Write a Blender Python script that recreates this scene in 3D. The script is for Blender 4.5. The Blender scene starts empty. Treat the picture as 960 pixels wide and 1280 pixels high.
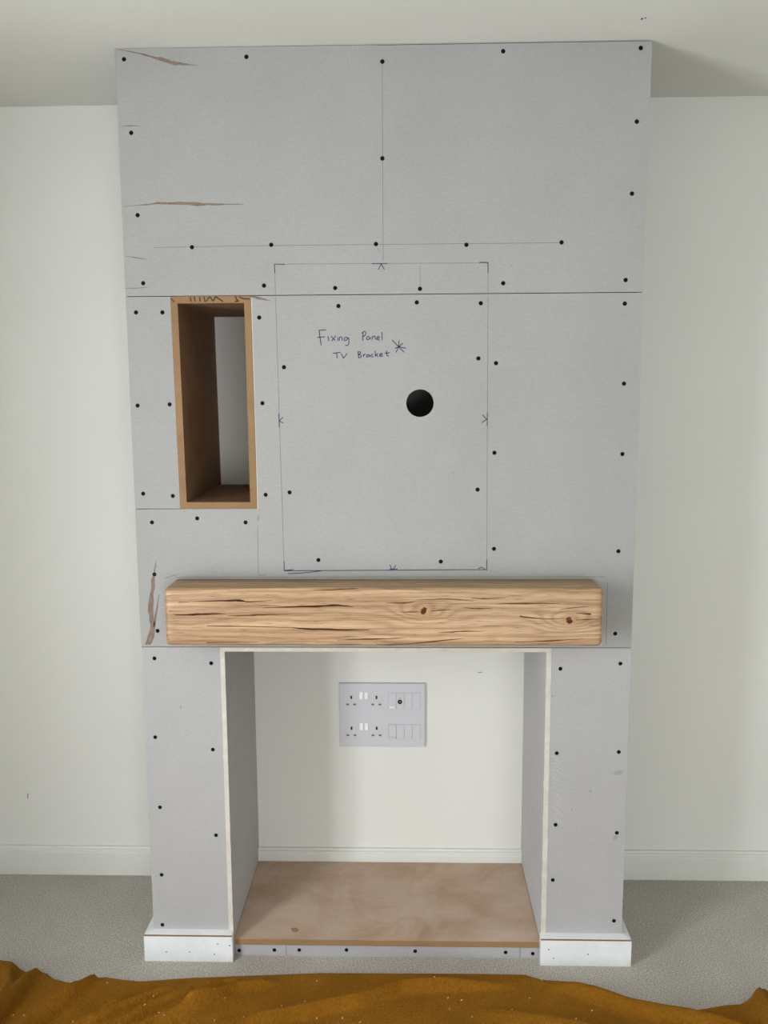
import bpy, bmesh, math, random
import numpy as np
from mathutils import Vector, Matrix, noise as mnoise

# ------------------------------------------------------------------ camera, light, exposure
SC = bpy.context.scene
COL = SC.collection
cam_data = bpy.data.cameras.new('camera')
cam_data.sensor_fit = 'VERTICAL'
cam_data.sensor_height = 24.0
cam_data.lens = 1111.083 * 24.0 / 1280.0
cam_data.clip_start = 0.02
cam = bpy.data.objects.new('camera', cam_data)
COL.objects.link(cam)
RT = Vector((0.99963976, 0.02623663, -0.00565654))
UP = Vector((0.00199209, 0.13764395, 0.99047977))
FW = Vector((-0.02676544, 0.99013422, -0.1375421))
cam.matrix_world = Matrix(((RT.x, UP.x, -FW.x, 0.71209), (RT.y, UP.y, -FW.y, -2.28337),
                           (RT.z, UP.z, -FW.z, 1.57506), (0, 0, 0, 1)))
SC.camera = cam

SC.view_settings.view_transform = 'Standard'
SC.view_settings.look = 'None'
SC.view_settings.gamma = 1.0
SC.view_settings.use_curve_mapping = False
SC.view_settings.exposure = 0.0

world = bpy.data.worlds.new('overcast_sky')
SC.world = world
world.use_nodes = True
world.node_tree.nodes['Background'].inputs[0].default_value = (0.80, 0.90, 1.0, 1)
world.node_tree.nodes['Background'].inputs[1].default_value = 1.0

# the room behind the camera: window in the left wall, rear window added for fill light
RX0, RX1, RY0 = -0.85, 4.0, -4.4
WIN_L = (-2.2, -1.3, 0.25, 2.0)      # y0, y1, z0, z1 in the left wall
WIN_FILL = (0.6, 2.1, 0.05, 1.40)         # x0, x1, z0, z1 of the added fill opening in the rear wall
def area_light(name, loc, rot, sx, sy, power, colour):
    l = bpy.data.lights.new(name, 'AREA')
    l.shape = 'RECTANGLE'; l.size = sx; l.size_y = sy
    l.energy = power; l.color = colour
    o = bpy.data.objects.new(name, l); COL.objects.link(o)
    o.location = loc; o.rotation_euler = rot
    return o
area_light('window_daylight', (RX0 - 0.10, (WIN_L[0] + WIN_L[1]) / 2, (WIN_L[2] + WIN_L[3]) / 2),
           (0, math.radians(-90), 0), WIN_L[3] - WIN_L[2], WIN_L[1] - WIN_L[0], 88.0, (0.95, 0.98, 1.02))
area_light('rear_fill_light', ((WIN_FILL[0] + WIN_FILL[1]) / 2, RY0 - 0.10, (WIN_FILL[2] + WIN_FILL[3]) / 2),
           (math.radians(90), 0, 0), WIN_FILL[1] - WIN_FILL[0], WIN_FILL[3] - WIN_FILL[2], 60.0, (0.95, 0.98, 1.02))  # frontal fill lamp, set in an added, unseen rear window

# ------------------------------------------------------------------ measurements (metres)
H = 2.40            # ceiling
D = 0.4326          # back wall behind the chimney breast front (front plane is Y = 0)
W = 1.2989          # breast width
T = 0.0125          # board thickness
ZJ = 1.8090         # joint between the top board and the board below
Z2 = 0.8955         # underside of the lintel board
ZP = 0.0800         # where the pier boards meet the plinths
OL, OR = 0.2235, 1.0770   # fireplace opening
HT = 0.0545         # hearth top
PT = 0.0223         # plinth projection
SCREWS_TOP = [(0.0219, 2.3748), (0.322, 2.3759), (0.6527, 2.3601), (0.9443, 2.3794), (1.2737, 2.3818), (0.0319, 2.2035), (1.2698, 2.2136), (0.6514, 2.1356), (1.2637, 2.0455), (0.0392, 2.0073), (0.173, 1.9285), (0.3723, 1.9324), (0.6342, 1.9318), (0.859, 1.9277), (1.0942, 1.9312), (0.0461, 1.8417), (0.3518, 1.8332), (0.531, 1.8258), (0.7437, 1.822), (0.9513, 1.8339), (1.2546, 1.839)]
SCREWS_STRIP = [(0.0246, 1.7698), (0.0919, 1.7693), (0.0183, 1.5353), (0.1013, 1.5379), (0.023, 1.3075), (0.1004, 1.3011)]
SCREWS_MIDDLE = [(0.3377, 1.7545), (0.3405, 1.5397), (0.3431, 1.3036), (0.0429, 1.2316), (0.1623, 1.242), (0.2889, 1.2312), (0.5385, 1.7815), (0.7357, 1.7888), (0.896, 1.7855), (1.2544, 1.7817), (0.3979, 1.6304), (0.8912, 1.6492), (0.9357, 1.637), (1.2586, 1.5841), (0.9342, 1.4105), (1.2601, 1.4062), (0.4057, 1.3097), (0.8921, 1.3157), (0.936, 1.1607), (0.4778, 1.1313), (0.7979, 1.1269), (1.2576, 1.1541), (0.0435, 1.0929), (0.0457, 0.9398), (1.256, 0.9342)]
SCREWS_PIER_LEFT = [(0.034, 0.8639), (0.1863, 0.851), (0.027, 0.6434), (0.1828, 0.609), (0.032, 0.4427), (0.1836, 0.3624), (0.0284, 0.2445), (0.0246, 0.095)]
SCREWS_PIER_RIGHT = [(1.1148, 0.8382), (1.272, 0.8528), (1.1102, 0.6039), (1.2753, 0.6082), (1.1113, 0.4001), (1.2769, 0.3783), (1.107, 0.2396), (1.277, 0.121)]
SCREWS_HEARTH = [(0.2363, 0.0144), (0.3356, 0.0169), (0.4054, 0.0177), (0.5379, 0.0193), (0.7303, 0.018), (0.982, 0.0175), (1.0575, 0.0148)]
HEARTH_JOINTS = [(0.3692, 0.0112), (1.0219, 0.0192)]
WRITING = [[(0.4888, 1.7219), (0.4909, 1.7044), (0.4937, 1.6841)], [(0.4879, 1.7216), (0.5066, 1.7231)], [(0.4844, 1.7044), (0.5031, 1.7056)], [(0.5113, 1.7069), (0.5131, 1.6948)], [(0.5187, 1.7069), (0.5296, 1.696)], [(0.5311, 1.7081), (0.5199, 1.6947)], [(0.536, 1.7041), (0.5364, 1.6954)], [(0.5397, 1.6954), (0.5406, 1.704), (0.5461, 1.704), (0.5474, 1.6959)], [(0.5626, 1.7025), (0.5557, 1.7039), (0.5516, 1.6991), (0.5556, 1.6958), (0.5612, 1.7006), (0.5634, 1.7017), (0.5638, 1.689), (0.5596, 1.6837), (0.555, 1.6851)], [(0.599, 1.695), (0.5997, 1.717)], [(0.5964, 1.7138), (0.6038, 1.7184), (0.6073, 1.7143), (0.6051, 1.7089), (0.5996, 1.705)], [(0.616, 1.7062), (0.6106, 1.7049), (0.6091, 1.6995), (0.6132, 1.6976), (0.6174, 1.7035), (0.6187, 1.6976)], [(0.6228, 1.6975), (0.6229, 1.7056)], [(0.6229, 1.7029), (0.6265, 1.7061), (0.6297, 1.7055), (0.6319, 1.6975)], [(0.6352, 1.7001), (0.6412, 1.702), (0.6393, 1.7055), (0.6352, 1.7034), (0.6357, 1.698), (0.6428, 1.6963)], [(0.6476, 1.7167), (0.6483, 1.6963)], [(0.5228, 1.6642), (0.5421, 1.6668)], [(0.5327, 1.6649), (0.5336, 1.6517)], [(0.5443, 1.6641), (0.5496, 1.6516)], [(0.5496, 1.6516), (0.5594, 1.664)], [(0.5869, 1.6673), (0.5881, 1.6532)], [(0.5855, 1.6673), (0.5924, 1.6673), (0.5932, 1.6632), (0.5882, 1.6611), (0.5953, 1.6578), (0.5936, 1.6537), (0.5868, 1.6532)], [(0.6006, 1.6618), (0.6013, 1.6542)], [(0.6011, 1.6591), (0.6061, 1.6623)], [(0.6143, 1.6609), (0.6096, 1.6598), (0.6082, 1.6555), (0.6123, 1.655), (0.6151, 1.6598), (0.6165, 1.6544)], [(0.6258, 1.6608), (0.6206, 1.6603), (0.6198, 1.6554), (0.6261, 1.6554)], [(0.63, 1.6697), (0.631, 1.6556)], [(0.6377, 1.6634), (0.6316, 1.6597)], [(0.6316, 1.6597), (0.6382, 1.6556)], [(0.6418, 1.6588), (0.6481, 1.6601), (0.6459, 1.6634), (0.6418, 1.6607), (0.6426, 1.6561), (0.6503, 1.6569)], [(0.6596, 1.6695), (0.6601, 1.6587), (0.6651, 1.6562)], [(0.6541, 1.6633), (0.6673, 1.6649)]]
ASTERISK = [[(0.6735, 1.6964), (0.6898, 1.6793)], [(0.6898, 1.6793), (0.7035, 1.6657)], [(0.6907, 1.6949), (0.6898, 1.6793)], [(0.7003, 1.6881), (0.6898, 1.6793)], [(0.6898, 1.6793), (0.6829, 1.6653)], [(0.6898, 1.6798), (0.7084, 1.6754)], [(0.6802, 1.6756), (0.6898, 1.6793)]]
INK_TOP = [[(0.3792, 1.8857), (0.4053, 1.8845)], [(0.3792, 1.8857), (0.3799, 1.8643)], [(0.8911, 1.8849), (0.9135, 1.8843)], [(0.9129, 1.8847), (0.9132, 1.8595)], [(0.6239, 1.8843), (0.6619, 1.8843)], [(0.6469, 1.8833), (0.6398, 1.8697)], [(0.6469, 1.8833), (0.6548, 1.8696)]]
INK_MIDDLE = [[(0.3873, 1.1292), (0.3874, 1.1036)], [(0.3874, 1.1036), (0.4121, 1.1057)], [(0.896, 1.1077), (0.9043, 1.1119), (0.9127, 1.1056)], [(0.9176, 1.1332), (0.9175, 1.1034)], [(0.3821, 1.513), (0.3828, 1.4783)], [(0.3827, 1.4947), (0.3932, 1.5038)], [(0.3827, 1.4947), (0.3929, 1.4885)], [(0.9152, 1.5124), (0.9151, 1.48)], [(0.9139, 1.4962), (0.9026, 1.5074)], [(0.9139, 1.4962), (0.9008, 1.4871)], [(0.6704, 1.1035), (0.6653, 1.1184)], [(0.6704, 1.1035), (0.681, 1.1173)], [(0.6642, 1.1067), (0.6851, 1.1071)], [(0.3868, 1.1027), (0.4815, 1.1031), (0.9169, 1.1056)], [(0.3971, 1.095), (0.4393, 1.0971), (0.4857, 1.1027)]]
PENCIL_TOP = [[(0.6523, 2.3564), (0.652, 1.891)], [(0.0761, 1.9285), (0.3742, 1.9305), (1.0903, 1.9303)], [(0.3792, 1.8854), (0.9129, 1.8836)], [(0.3796, 1.8857), (0.3804, 1.8114)], [(0.9133, 1.8828), (0.9135, 1.8108)], [(0.7438, 1.8766), (0.7444, 1.824)], [(0.6382, 1.9202), (0.6441, 1.9143)], [(0.9686, 1.8784), (0.9746, 1.8735)]]
PENCIL_MIDDLE = [[(0.3804, 1.8055), (0.3872, 1.1036)], [(0.9136, 1.805), (0.9176, 1.1353)], [(0.3201, 1.2206), (0.319, 1.095)], [(0.3214, 1.248), (0.3204, 1.2333)], [(0.3214, 1.248), (0.3255, 1.2427), (0.3212, 1.2385)], [(0.3189, 1.0901), (0.3401, 1.0918)], [(1.2322, 1.0715), (1.2328, 0.9039)], [(0.0963, 1.0856), (1.2266, 1.0864)], [(0.0707, 1.0832), (0.1051, 1.0929)]]
TEARS_TOP = [[(0.0053, 2.3981, 0.0009), (0.0618, 2.3871, 0.0028), (0.1104, 2.3735, 0.0074), (0.1375, 2.3658, 0.0093), (0.1649, 2.3617, 0.0046), (0.204, 2.3574, 0.0006)], [(0.0019, 2.0283, 0.0011), (0.0563, 2.0321, 0.0022), (0.1067, 2.0354, 0.0056), (0.1867, 2.0326, 0.007), (0.2467, 2.0314, 0.0046), (0.3067, 2.0306, 0.0011)], [(0.0068, 2.2192, 0.0007), (0.0307, 2.2201, 0.002), (0.0545, 2.219, 0.0009)], [(0.0004, 1.9092, 0.0009), (0.0346, 1.9036, 0.0026), (0.0587, 1.9, 0.0009)], [(-0.0013, 1.8295, 0.0009), (0.0313, 1.8297, 0.002), (0.0599, 1.8318, 0.0009)]]
TEARS_MIDDLE = [[(0.3188, 1.807, 0.0037), (0.3389, 1.8029, 0.0065), (0.3671, 1.7957, 0.0007)], [(0.0499, 1.1294, 0.0007), (0.0366, 1.0562, 0.0102), (0.0296, 0.9911, 0.0111), (0.031, 0.9475, 0.0111), (0.014, 0.9013, 0.0074)], [(0.054, 1.0389, 0.0011), (0.0446, 0.9911, 0.0046), (0.0322, 0.9255, 0.0074), (0.0215, 0.9014, 0.0056)]]
NICHE_PRINT = [[(0.1646, 1.8063), (0.1663, 1.7954)], [(0.1748, 1.8072), (0.1764, 1.7953)], [(0.188, 1.8071), (0.1896, 1.7952)], [(0.1992, 1.807), (0.2018, 1.7941)], [(0.2049, 1.7951), (0.2133, 1.8059), (0.2221, 1.7959)], [(0.2221, 1.7959), (0.2296, 1.8077)], [(0.2276, 1.8077), (0.2475, 1.7947)], [(0.2783, 1.8079), (0.284, 1.7954)], [(0.2769, 1.7945), (0.2881, 1.7964)], [(0.2884, 1.8062), (0.3004, 1.8012), (0.3146, 1.8011)], [(0.1147, 1.8037), (0.1235, 1.7948)]]
SCRAPES = [[(1.0995, 0.5959), (1.106, 0.5926), (1.1161, 0.5888)], [(1.105, 0.5865), (1.1114, 0.5832), (1.1224, 0.5758)], [(1.1022, 0.577), (1.1087, 0.5737), (1.1156, 0.5701)], [(1.1064, 0.5675), (1.1129, 0.5642), (1.1247, 0.5577)], [(1.1069, 0.5581), (1.1134, 0.5547), (1.1241, 0.5454)], [(1.0975, 0.5485), (1.104, 0.5451), (1.1146, 0.5355)], [(1.0968, 0.539), (1.1033, 0.5356), (1.1112, 0.5268)], [(1.1112, 0.5295), (1.1177, 0.5262), (1.126, 0.5164)], [(1.1014, 0.5199), (1.108, 0.5165), (1.1199, 0.5126)], [(1.1012, 0.5104), (1.1077, 0.507), (1.1133, 0.5021)], [(1.1145, 0.5009), (1.121, 0.4975), (1.1337, 0.4912)], [(1.1057, 0.4913), (1.1122, 0.4879), (1.122, 0.4825)], [(1.1121, 0.4817), (1.1187, 0.4783), (1.1275, 0.4723)], [(1.1062, 0.4721), (1.1127, 0.4687), (1.1202, 0.4613)], [(1.1092, 0.4625), (1.1157, 0.4591), (1.1252, 0.4495)], [(1.1009, 0.4528), (1.1075, 0.4494), (1.1179, 0.4397)], [(1.1095, 0.4433), (1.116, 0.4399), (1.1279, 0.4297)], [(1.1137, 0.4337), (1.1202, 0.4303), (1.1304, 0.4258)], [(1.108, 0.424), (1.1145, 0.4206), (1.1265, 0.4106)], [(1.1119, 0.4143), (1.1185, 0.4109), (1.1307, 0.4037)]]
SPOTS = [(1.2026, 0.4969), (1.1545, 0.4441), (0.1, 0.7283), (1.0942, 0.7633), (1.276, 0.5496), (1.273, 0.3645)]
BLANKET_EDGE = [(-0.7265, -0.0583), (-0.5722, -0.0098), (-0.4245, -0.0337), (-0.3856, -0.0452), (-0.3456, -0.0754), (-0.3166, -0.0917), (-0.3011, -0.0813), (-0.2686, -0.0908), (-0.2455, -0.1102), (-0.2053, -0.1242), (-0.1494, -0.1296), (-0.1343, -0.1115), (-0.1096, -0.1012), (-0.0631, -0.1102), (-0.0069, -0.1173), (0.129, -0.1001), (0.2998, -0.0871), (0.4739, -0.0739), (0.6885, -0.0717), (0.9047, -0.0694), (1.0251, -0.0705), (1.0768, -0.0974), (1.2015, -0.1096), (1.2717, -0.1507), (1.3552, -0.1841), (1.441, -0.2017), (1.5227, -0.1809), (1.5626, -0.1772), (1.5972, -0.1554), (1.6269, -0.1208), (1.644, -0.1141), (1.6516, -0.1266), (1.6868, -0.1659), (1.8066, -0.1484), (1.9551, -0.1758)]
FOLDS = [[(-0.1288, -0.1258), (-0.1564, -0.1958), (-0.2116, -0.2993), (-0.2526, -0.4068)], [(0.1405, -0.1466), (0.0576, -0.1918), (-0.0195, -0.2441), (-0.0884, -0.297), (-0.1684, -0.3795)], [(0.326, -0.1142), (0.1473, -0.1747), (0.0601, -0.2368), (-0.0435, -0.3507)], [(0.2535, -0.182), (0.1597, -0.226), (0.0765, -0.2939), (0.023, -0.3758)], [(-0.2945, -0.0959), (-0.3025, -0.183), (-0.3115, -0.2786), (-0.3218, -0.3824)], [(0.0586, -0.1576), (-0.0028, -0.199), (-0.0437, -0.2328)], [(0.9843, -0.1247), (0.8995, -0.1326), (0.6934, -0.149), (0.5872, -0.2031), (0.4306, -0.2502), (0.3243, -0.2892), (0.2142, -0.3721)], [(0.3748, -0.1263), (0.2613, -0.157), (0.159, -0.2231)], [(1.0405, -0.0979), (1.1587, -0.1341), (1.2732, -0.2022), (1.4152, -0.2317), (1.527, -0.2938)], [(1.621, -0.135), (1.6148, -0.1929), (1.6143, -0.2922)], [(-0.4163, -0.0504), (-0.3791, -0.0636), (-0.3298, -0.1835), (-0.321, -0.3014)], [(0.8919, -0.227), (1.0873, -0.2607), (1.2677, -0.3256)]]
CHIPS = [(-0.0891, -0.1352), (0.0549, -0.2043), (0.0904, -0.2798), (-0.1255, -0.2838), (0.2373, -0.1949), (0.4677, -0.1186), (0.4447, -0.1971), (0.445, -0.218), (0.3875, -0.2161), (0.4818, -0.2581), (0.5459, -0.2569), (0.6086, -0.1758), (0.7806, -0.0998), (0.7794, -0.1415), (0.6441, -0.1873), (0.2269, -0.2715), (0.3319, -0.2638), (1.0608, -0.1044), (1.0641, -0.1108), (1.3896, -0.2179), (1.4407, -0.2082), (1.4761, -0.2279), (1.1254, -0.2686), (0.3289, -0.2581), (0.1809, -0.2893), (0.8134, -0.1781), (0.8702, -0.2479), (0.9729, -0.2229), (1.1748, -0.2191), (-0.2573, -0.2634), (0.5907, -0.2703)]
NOTCH = [(0.1943, 0.3821, 1.284), (0.235, 0.3591, 1.284)]
SOCKET = [(0.4941, 0.4216, 0.6517), (0.7646, 0.4216, 0.6526), (0.4915, 0.4216, 0.4435), (0.7648, 0.4216, 0.4423)]
SCUFF = [(-0.529, 0.2734), (-0.5314, 0.2555)]
RECESS_MARK = [(0.9313, 0.6848), (0.9464, 0.6874)]
CEIL_CHIPS = [(1.2437, -0.1243), (1.2507, -0.1284)]
NAILS_LEFT = [(0.0392, 0.028), (0.1041, 0.0288), (0.183, 0.0538), (0.1731, 0.0224), (0.2163, 0.0494)]
NAILS_RIGHT = [(1.0964, 0.048), (1.11, 0.022), (1.2036, 0.0351)]
STAIN = (0.39, 0.0464, 0.0545)
CRACKS = [[(0.095, 1.0232, 0.0018), (0.1097, 1.0214, 0.0022), (0.1216, 1.0208, 0.0005)], [(0.1212, 1.0117, 0.0005), (0.1568, 1.0124, 0.0029), (0.2043, 1.0142, 0.0036), (0.2517, 1.0155, 0.0005)], [(0.2574, 1.0101, 0.0007), (0.3047, 1.0107, 0.0023), (0.3461, 1.0126, 0.0022), (0.411, 1.0145, 0.0004)], [(0.1699, 1.0468, 0.0007), (0.235, 1.048, 0.0022), (0.2881, 1.0493, 0.0036), (0.3116, 1.0457, 0.0018), (0.3706, 1.0493, 0.0004)], [(0.0987, 1.0419, 0.0005), (0.1343, 1.0443, 0.0014), (0.1699, 1.0468, 0.0005)], [(0.3465, 1.0301, 0.0004), (0.4055, 1.0325, 0.0018), (0.4702, 1.0338, 0.0032), (0.5348, 1.0368, 0.0029), (0.5758, 1.0327, 0.0005)], [(0.4162, 0.9795, 0.0004), (0.4516, 0.9765, 0.0027), (0.534, 0.9742, 0.0029), (0.6164, 0.9737, 0.0005)], [(0.0964, 0.9844, 0.0007), (0.2033, 0.9834, 0.0014), (0.3335, 0.9817, 0.0014), (0.4398, 0.9783, 0.0007)], [(0.4768, 1.0757, 0.0004), (0.5237, 1.0769, 0.0018), (0.588, 1.0805, 0.0009)], [(0.5337, 0.9469, 0.0005), (0.6044, 0.9495, 0.0022), (0.6515, 0.9508, 0.0011)], [(0.0947, 0.9412, 0.0005), (0.2018, 0.9402, 0.0013), (0.3325, 0.9417, 0.0005)], [(0.3232, 1.0385, 0.0004), (0.3703, 1.0361, 0.0009), (0.3938, 1.0349, 0.0004)], [(0.6571, 1.0443, 0.0005), (0.7009, 1.043, 0.0023), (0.7322, 1.0469, 0.0005)], [(0.7322, 1.0508, 0.0005), (0.8133, 1.0534, 0.0016), (0.8757, 1.0483, 0.0005)], [(0.8694, 1.056, 0.0005), (0.9005, 1.0547, 0.0018), (0.9565, 1.056, 0.0004)], [(0.938, 1.0419, 0.0005), (1.0064, 1.042, 0.0023), (1.0902, 1.0421, 0.0005)], [(0.7697, 1.0226, 0.0009), (0.7947, 1.0252, 0.0018), (0.8197, 1.0265, 0.0005)], [(0.8509, 1.0316, 0.0005), (0.8821, 1.0291, 0.0018), (0.9226, 1.0291, 0.0005)], [(0.9914, 1.01, 0.0025), (1.0132, 1.0062, 0.0018), (1.063, 1.0024, 0.0011), (1.0972, 1.0037, 0.0004)], [(0.7886, 0.9665, 0.0005), (0.8387, 0.9699, 0.0022), (0.9013, 0.9706, 0.0005)], [(0.7069, 0.9372, 0.0005), (0.7761, 0.9439, 0.0023), (0.8514, 0.9518, 0.0005)], [(0.9799, 0.943, 0.0005), (1.0579, 0.9457, 0.0018), (1.1513, 0.9511, 0.0005)], [(1.131, 1.0172, 0.0005), (1.1683, 1.0153, 0.0025), (1.1963, 1.0128, 0.0011)], [(1.0905, 1.0267, 0.0004), (1.1183, 1.0306, 0.0014), (1.1616, 1.0345, 0.0004)], [(1.1315, 0.9999, 0.0007), (1.1625, 1.0012, 0.0018), (1.1841, 1.0025, 0.0004)], [(0.895, 0.9828, 0.0004), (0.9137, 0.9842, 0.0009), (0.9449, 0.9849, 0.0004)], [(0.6313, 0.9507, 0.0005), (0.6692, 0.9514, 0.0013), (0.7069, 0.9541, 0.0004)], [(0.6312, 0.9358, 0.0005), (0.6691, 0.9346, 0.0011), (0.7132, 0.9372, 0.0004)], [(0.6883, 1.0199, 0.0004), (0.7196, 1.0199, 0.0014), (0.7397, 1.0213, 0.0009)], [(1.1677, 1.0396, 0.0005), (1.1955, 1.0409, 0.0016), (1.2048, 1.039, 0.0005)]]
KNOTS = [(0.7512, 1.022), (1.1146, 0.9978)]

# ------------------------------------------------------------------ node helpers and materials
def lin(r, g, b):
    f = lambda c: (c / 255 / 12.92) if c <= 10.3 else ((c / 255 + 0.055) / 1.055) ** 2.4
    return (f(r), f(g), f(b), 1)

class NT:
    def __init__(self, name, rough=0.8, spec=0.3):
        self.m = bpy.data.materials.new(name); self.m.use_nodes = True
        self.t = self.m.node_tree; self.n = self.t.nodes
        self.b = self.n['Principled BSDF']
        self.b.inputs['Roughness'].default_value = rough
        self.b.inputs['Specular IOR Level'].default_value = spec
        self.tc = None
    def L(self, a, b): self.t.links.new(a, b)
    def coord(self, scale=(1, 1, 1), rot=(0, 0, 0)):
        if self.tc is None: self.tc = self.n.new('ShaderNodeTexCoord')
        mp = self.n.new('ShaderNodeMapping'); mp.inputs['Scale'].default_value = scale
        mp.inputs['Rotation'].default_value = rot
        self.L(self.tc.outputs['Object'], mp.inputs['Vector']); return mp.outputs[0]
    def noise(self, scale, detail=3, rough=0.5, vec=None, dist=0.0, stretch=(1, 1, 1)):
        x = self.n.new('ShaderNodeTexNoise'); x.inputs['Scale'].default_value = scale
        x.inputs['Detail'].default_value = detail; x.inputs['Roughness'].default_value = rough
        x.inputs['Distortion'].default_value = dist
        self.L(vec if vec is not None else self.coord(stretch), x.inputs['Vector']); return x.outputs['Fac']
    def ramp(self, fac, stops):
        r = self.n.new('ShaderNodeValToRGB'); e = r.color_ramp.elements
        while len(e) < len(stops): e.new(0.5)
        for k, (p, c) in enumerate(stops):
            e[k].position = p; e[k].color = c if len(c) == 4 else (*c, 1)
        self.L(fac, r.inputs[0]); return r.outputs[0]
    def mix(self, fac, a, b, mode='MIX'):
        x = self.n.new('ShaderNodeMix'); x.data_type = 'RGBA'; x.blend_type = mode
        for s, v in ((0, fac), (6, a), (7, b)):
            if isinstance(v, (int, float)): x.inputs[s].default_value = v
            elif isinstance(v, tuple): x.inputs[s].default_value = v
            else: self.L(v, x.inputs[s])
        return x.outputs[2]
    def math(self, op, a, b=None):
        x = self.n.new('ShaderNodeMath'); x.operation = op
        for s, v in ((0, a), (1, b)):
            if v is None: continue
            if isinstance(v, (int, float)): x.inputs[s].default_value = v
            else: self.L(v, x.inputs[s])
        return x.outputs[0]
    def bump(self, h, strength, dist):
        x = self.n.new('ShaderNodeBump'); x.inputs['Strength'].default_value = strength
        x.inputs['Distance'].default_value = dist
        self.L(h, x.inputs['Height']); self.L(x.outputs[0], self.b.inputs['Normal'])
    def base(self, c):
        if isinstance(c, tuple): self.b.inputs['Base Color'].default_value = c
        else: self.L(c, self.b.inputs['Base Color'])
        return self.m

def speckled(name, c1, c2, big, fine, rough=0.85, spec=0.25, fine_amp=0.10, bump=0.15, bdist=0.001):
    t = NT(name, rough, spec)
    big_n = t.noise(big, 4, 0.55)
    col = t.ramp(big_n, [(0.30, c1), (0.70, c2)])
    f = t.noise(fine, 2, 0.7)
    g = 1 - fine_amp
    col = t.mix(1.0, col, t.ramp(f, [(0.3, (g, g, g)), (0.7, (1, 1, 1))]), 'MULTIPLY')
    t.bump(f, bump, bdist)
    return t.base(col)

M = {}
M['wall'] = speckled('warm_white_emulsion', lin(226, 226, 219), lin(230, 230, 224), 2.0, 260, 0.75, 0.3, 0.02, 0.08)
M['ceiling'] = speckled('matt_white_ceiling_paint', lin(214, 214, 206), lin(219, 219, 212), 1.5, 220, 0.9, 0.2, 0.02, 0.08)
M['gloss'] = speckled('white_satin_trim_paint', lin(221, 221, 213), lin(226, 226, 220), 6, 90, 0.38, 0.45, 0.02, 0.05)
M['plinth'] = speckled('white_primed_skirting', lin(222, 225, 226), lin(234, 236, 236), 14, 120, 0.5, 0.4, 0.04, 0.08)
M['white_paint_inside'] = M['wall']

def plasterboard(name, c1, c2):
    t = NT(name, 0.9, 0.2)
    n1 = t.noise(3.0, 4, 0.6); n2 = t.noise(230, 3, 0.75); n3 = t.noise(70, 2, 0.5, stretch=(1, 1, 2.2))
    col = t.ramp(n1, [(0.3, c1), (0.7, c2)])
    col = t.mix(1.0, col, t.ramp(n2, [(0.30, (0.90, 0.90, 0.90)), (0.68, (1.03, 1.03, 1.03))]), 'MULTIPLY')
    col = t.mix(1.0, col, t.ramp(n3, [(0.30, (0.955, 0.955, 0.955)), (0.65, (1, 1, 1))]), 'MULTIPLY')
    smudge = t.noise(9.0, 2, 0.4)
    col = t.mix(t.ramp(smudge, [(0.68, (0, 0, 0)), (0.80, (0.35, 0.35, 0.35))]), col, lin(165, 163, 160))
    t.bump(n2, 0.10, 0.0006)
    return t.base(col)
M['board'] = plasterboard('grey_plasterboard_paper', lin(161, 161, 159), lin(167, 167, 165))
M['board_pale'] = plasterboard('pale_lilac_grey_plasterboard_paper', lin(172, 171, 171), lin(179, 178, 178))
M['board_cheek'] = plasterboard('lightened_recess_plasterboard_paper', lin(184, 183, 182), lin(192, 191, 190))  # lighter copy of the pier paper: extra cheek brightness put into the colour
M['gypsum'] = speckled('cut_gypsum_edge', lin(202, 198, 184), lin(216, 212, 200), 40, 300, 0.95, 0.1, 0.12, 0.3)

def mdf(name, c1, c2, dust=None):
    t = NT(name, 0.75, 0.25)
    n1 = t.noise(6, 5, 0.6, dist=0.6); n2 = t.noise(320, 2, 0.6)
    col = t.ramp(n1, [(0.32, c1), (0.68, c2)])
    col = t.mix(1.0, col, t.ramp(n2, [(0.3, (0.90, 0.90, 0.90)), (0.7, (1, 1, 1))]), 'MULTIPLY')
    if dust:
        n3 = t.noise(5.5, 8, 0.72, dist=0.5)
        n4 = t.noise(17, 5, 0.7, stretch=(0.35, 1, 1), dist=0.8)
        m = t.math('MULTIPLY', t.ramp(n3, [(0.36, (0, 0, 0)), (0.66, (0.8, 0.8, 0.8))]), t.ramp(n4, [(0.25, (0.3, 0.3, 0.3)), (0.75, (1, 1, 1))]))
        col = t.mix(m, col, dust)
    t.bump(n2, 0.08, 0.0005)
    return t.base(col)
M['mdf'] = mdf('raw_brown_mdf', lin(124, 94, 68), lin(138, 108, 80))
M['mdf_edge'] = mdf('sawn_mdf_edge', lin(140, 109, 77), lin(154, 122, 89))
M['mdf_dusty'] = mdf('plaster_dusted_mdf', lin(178, 149, 124), lin(194, 166, 142), lin(212, 194, 180))

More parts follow.
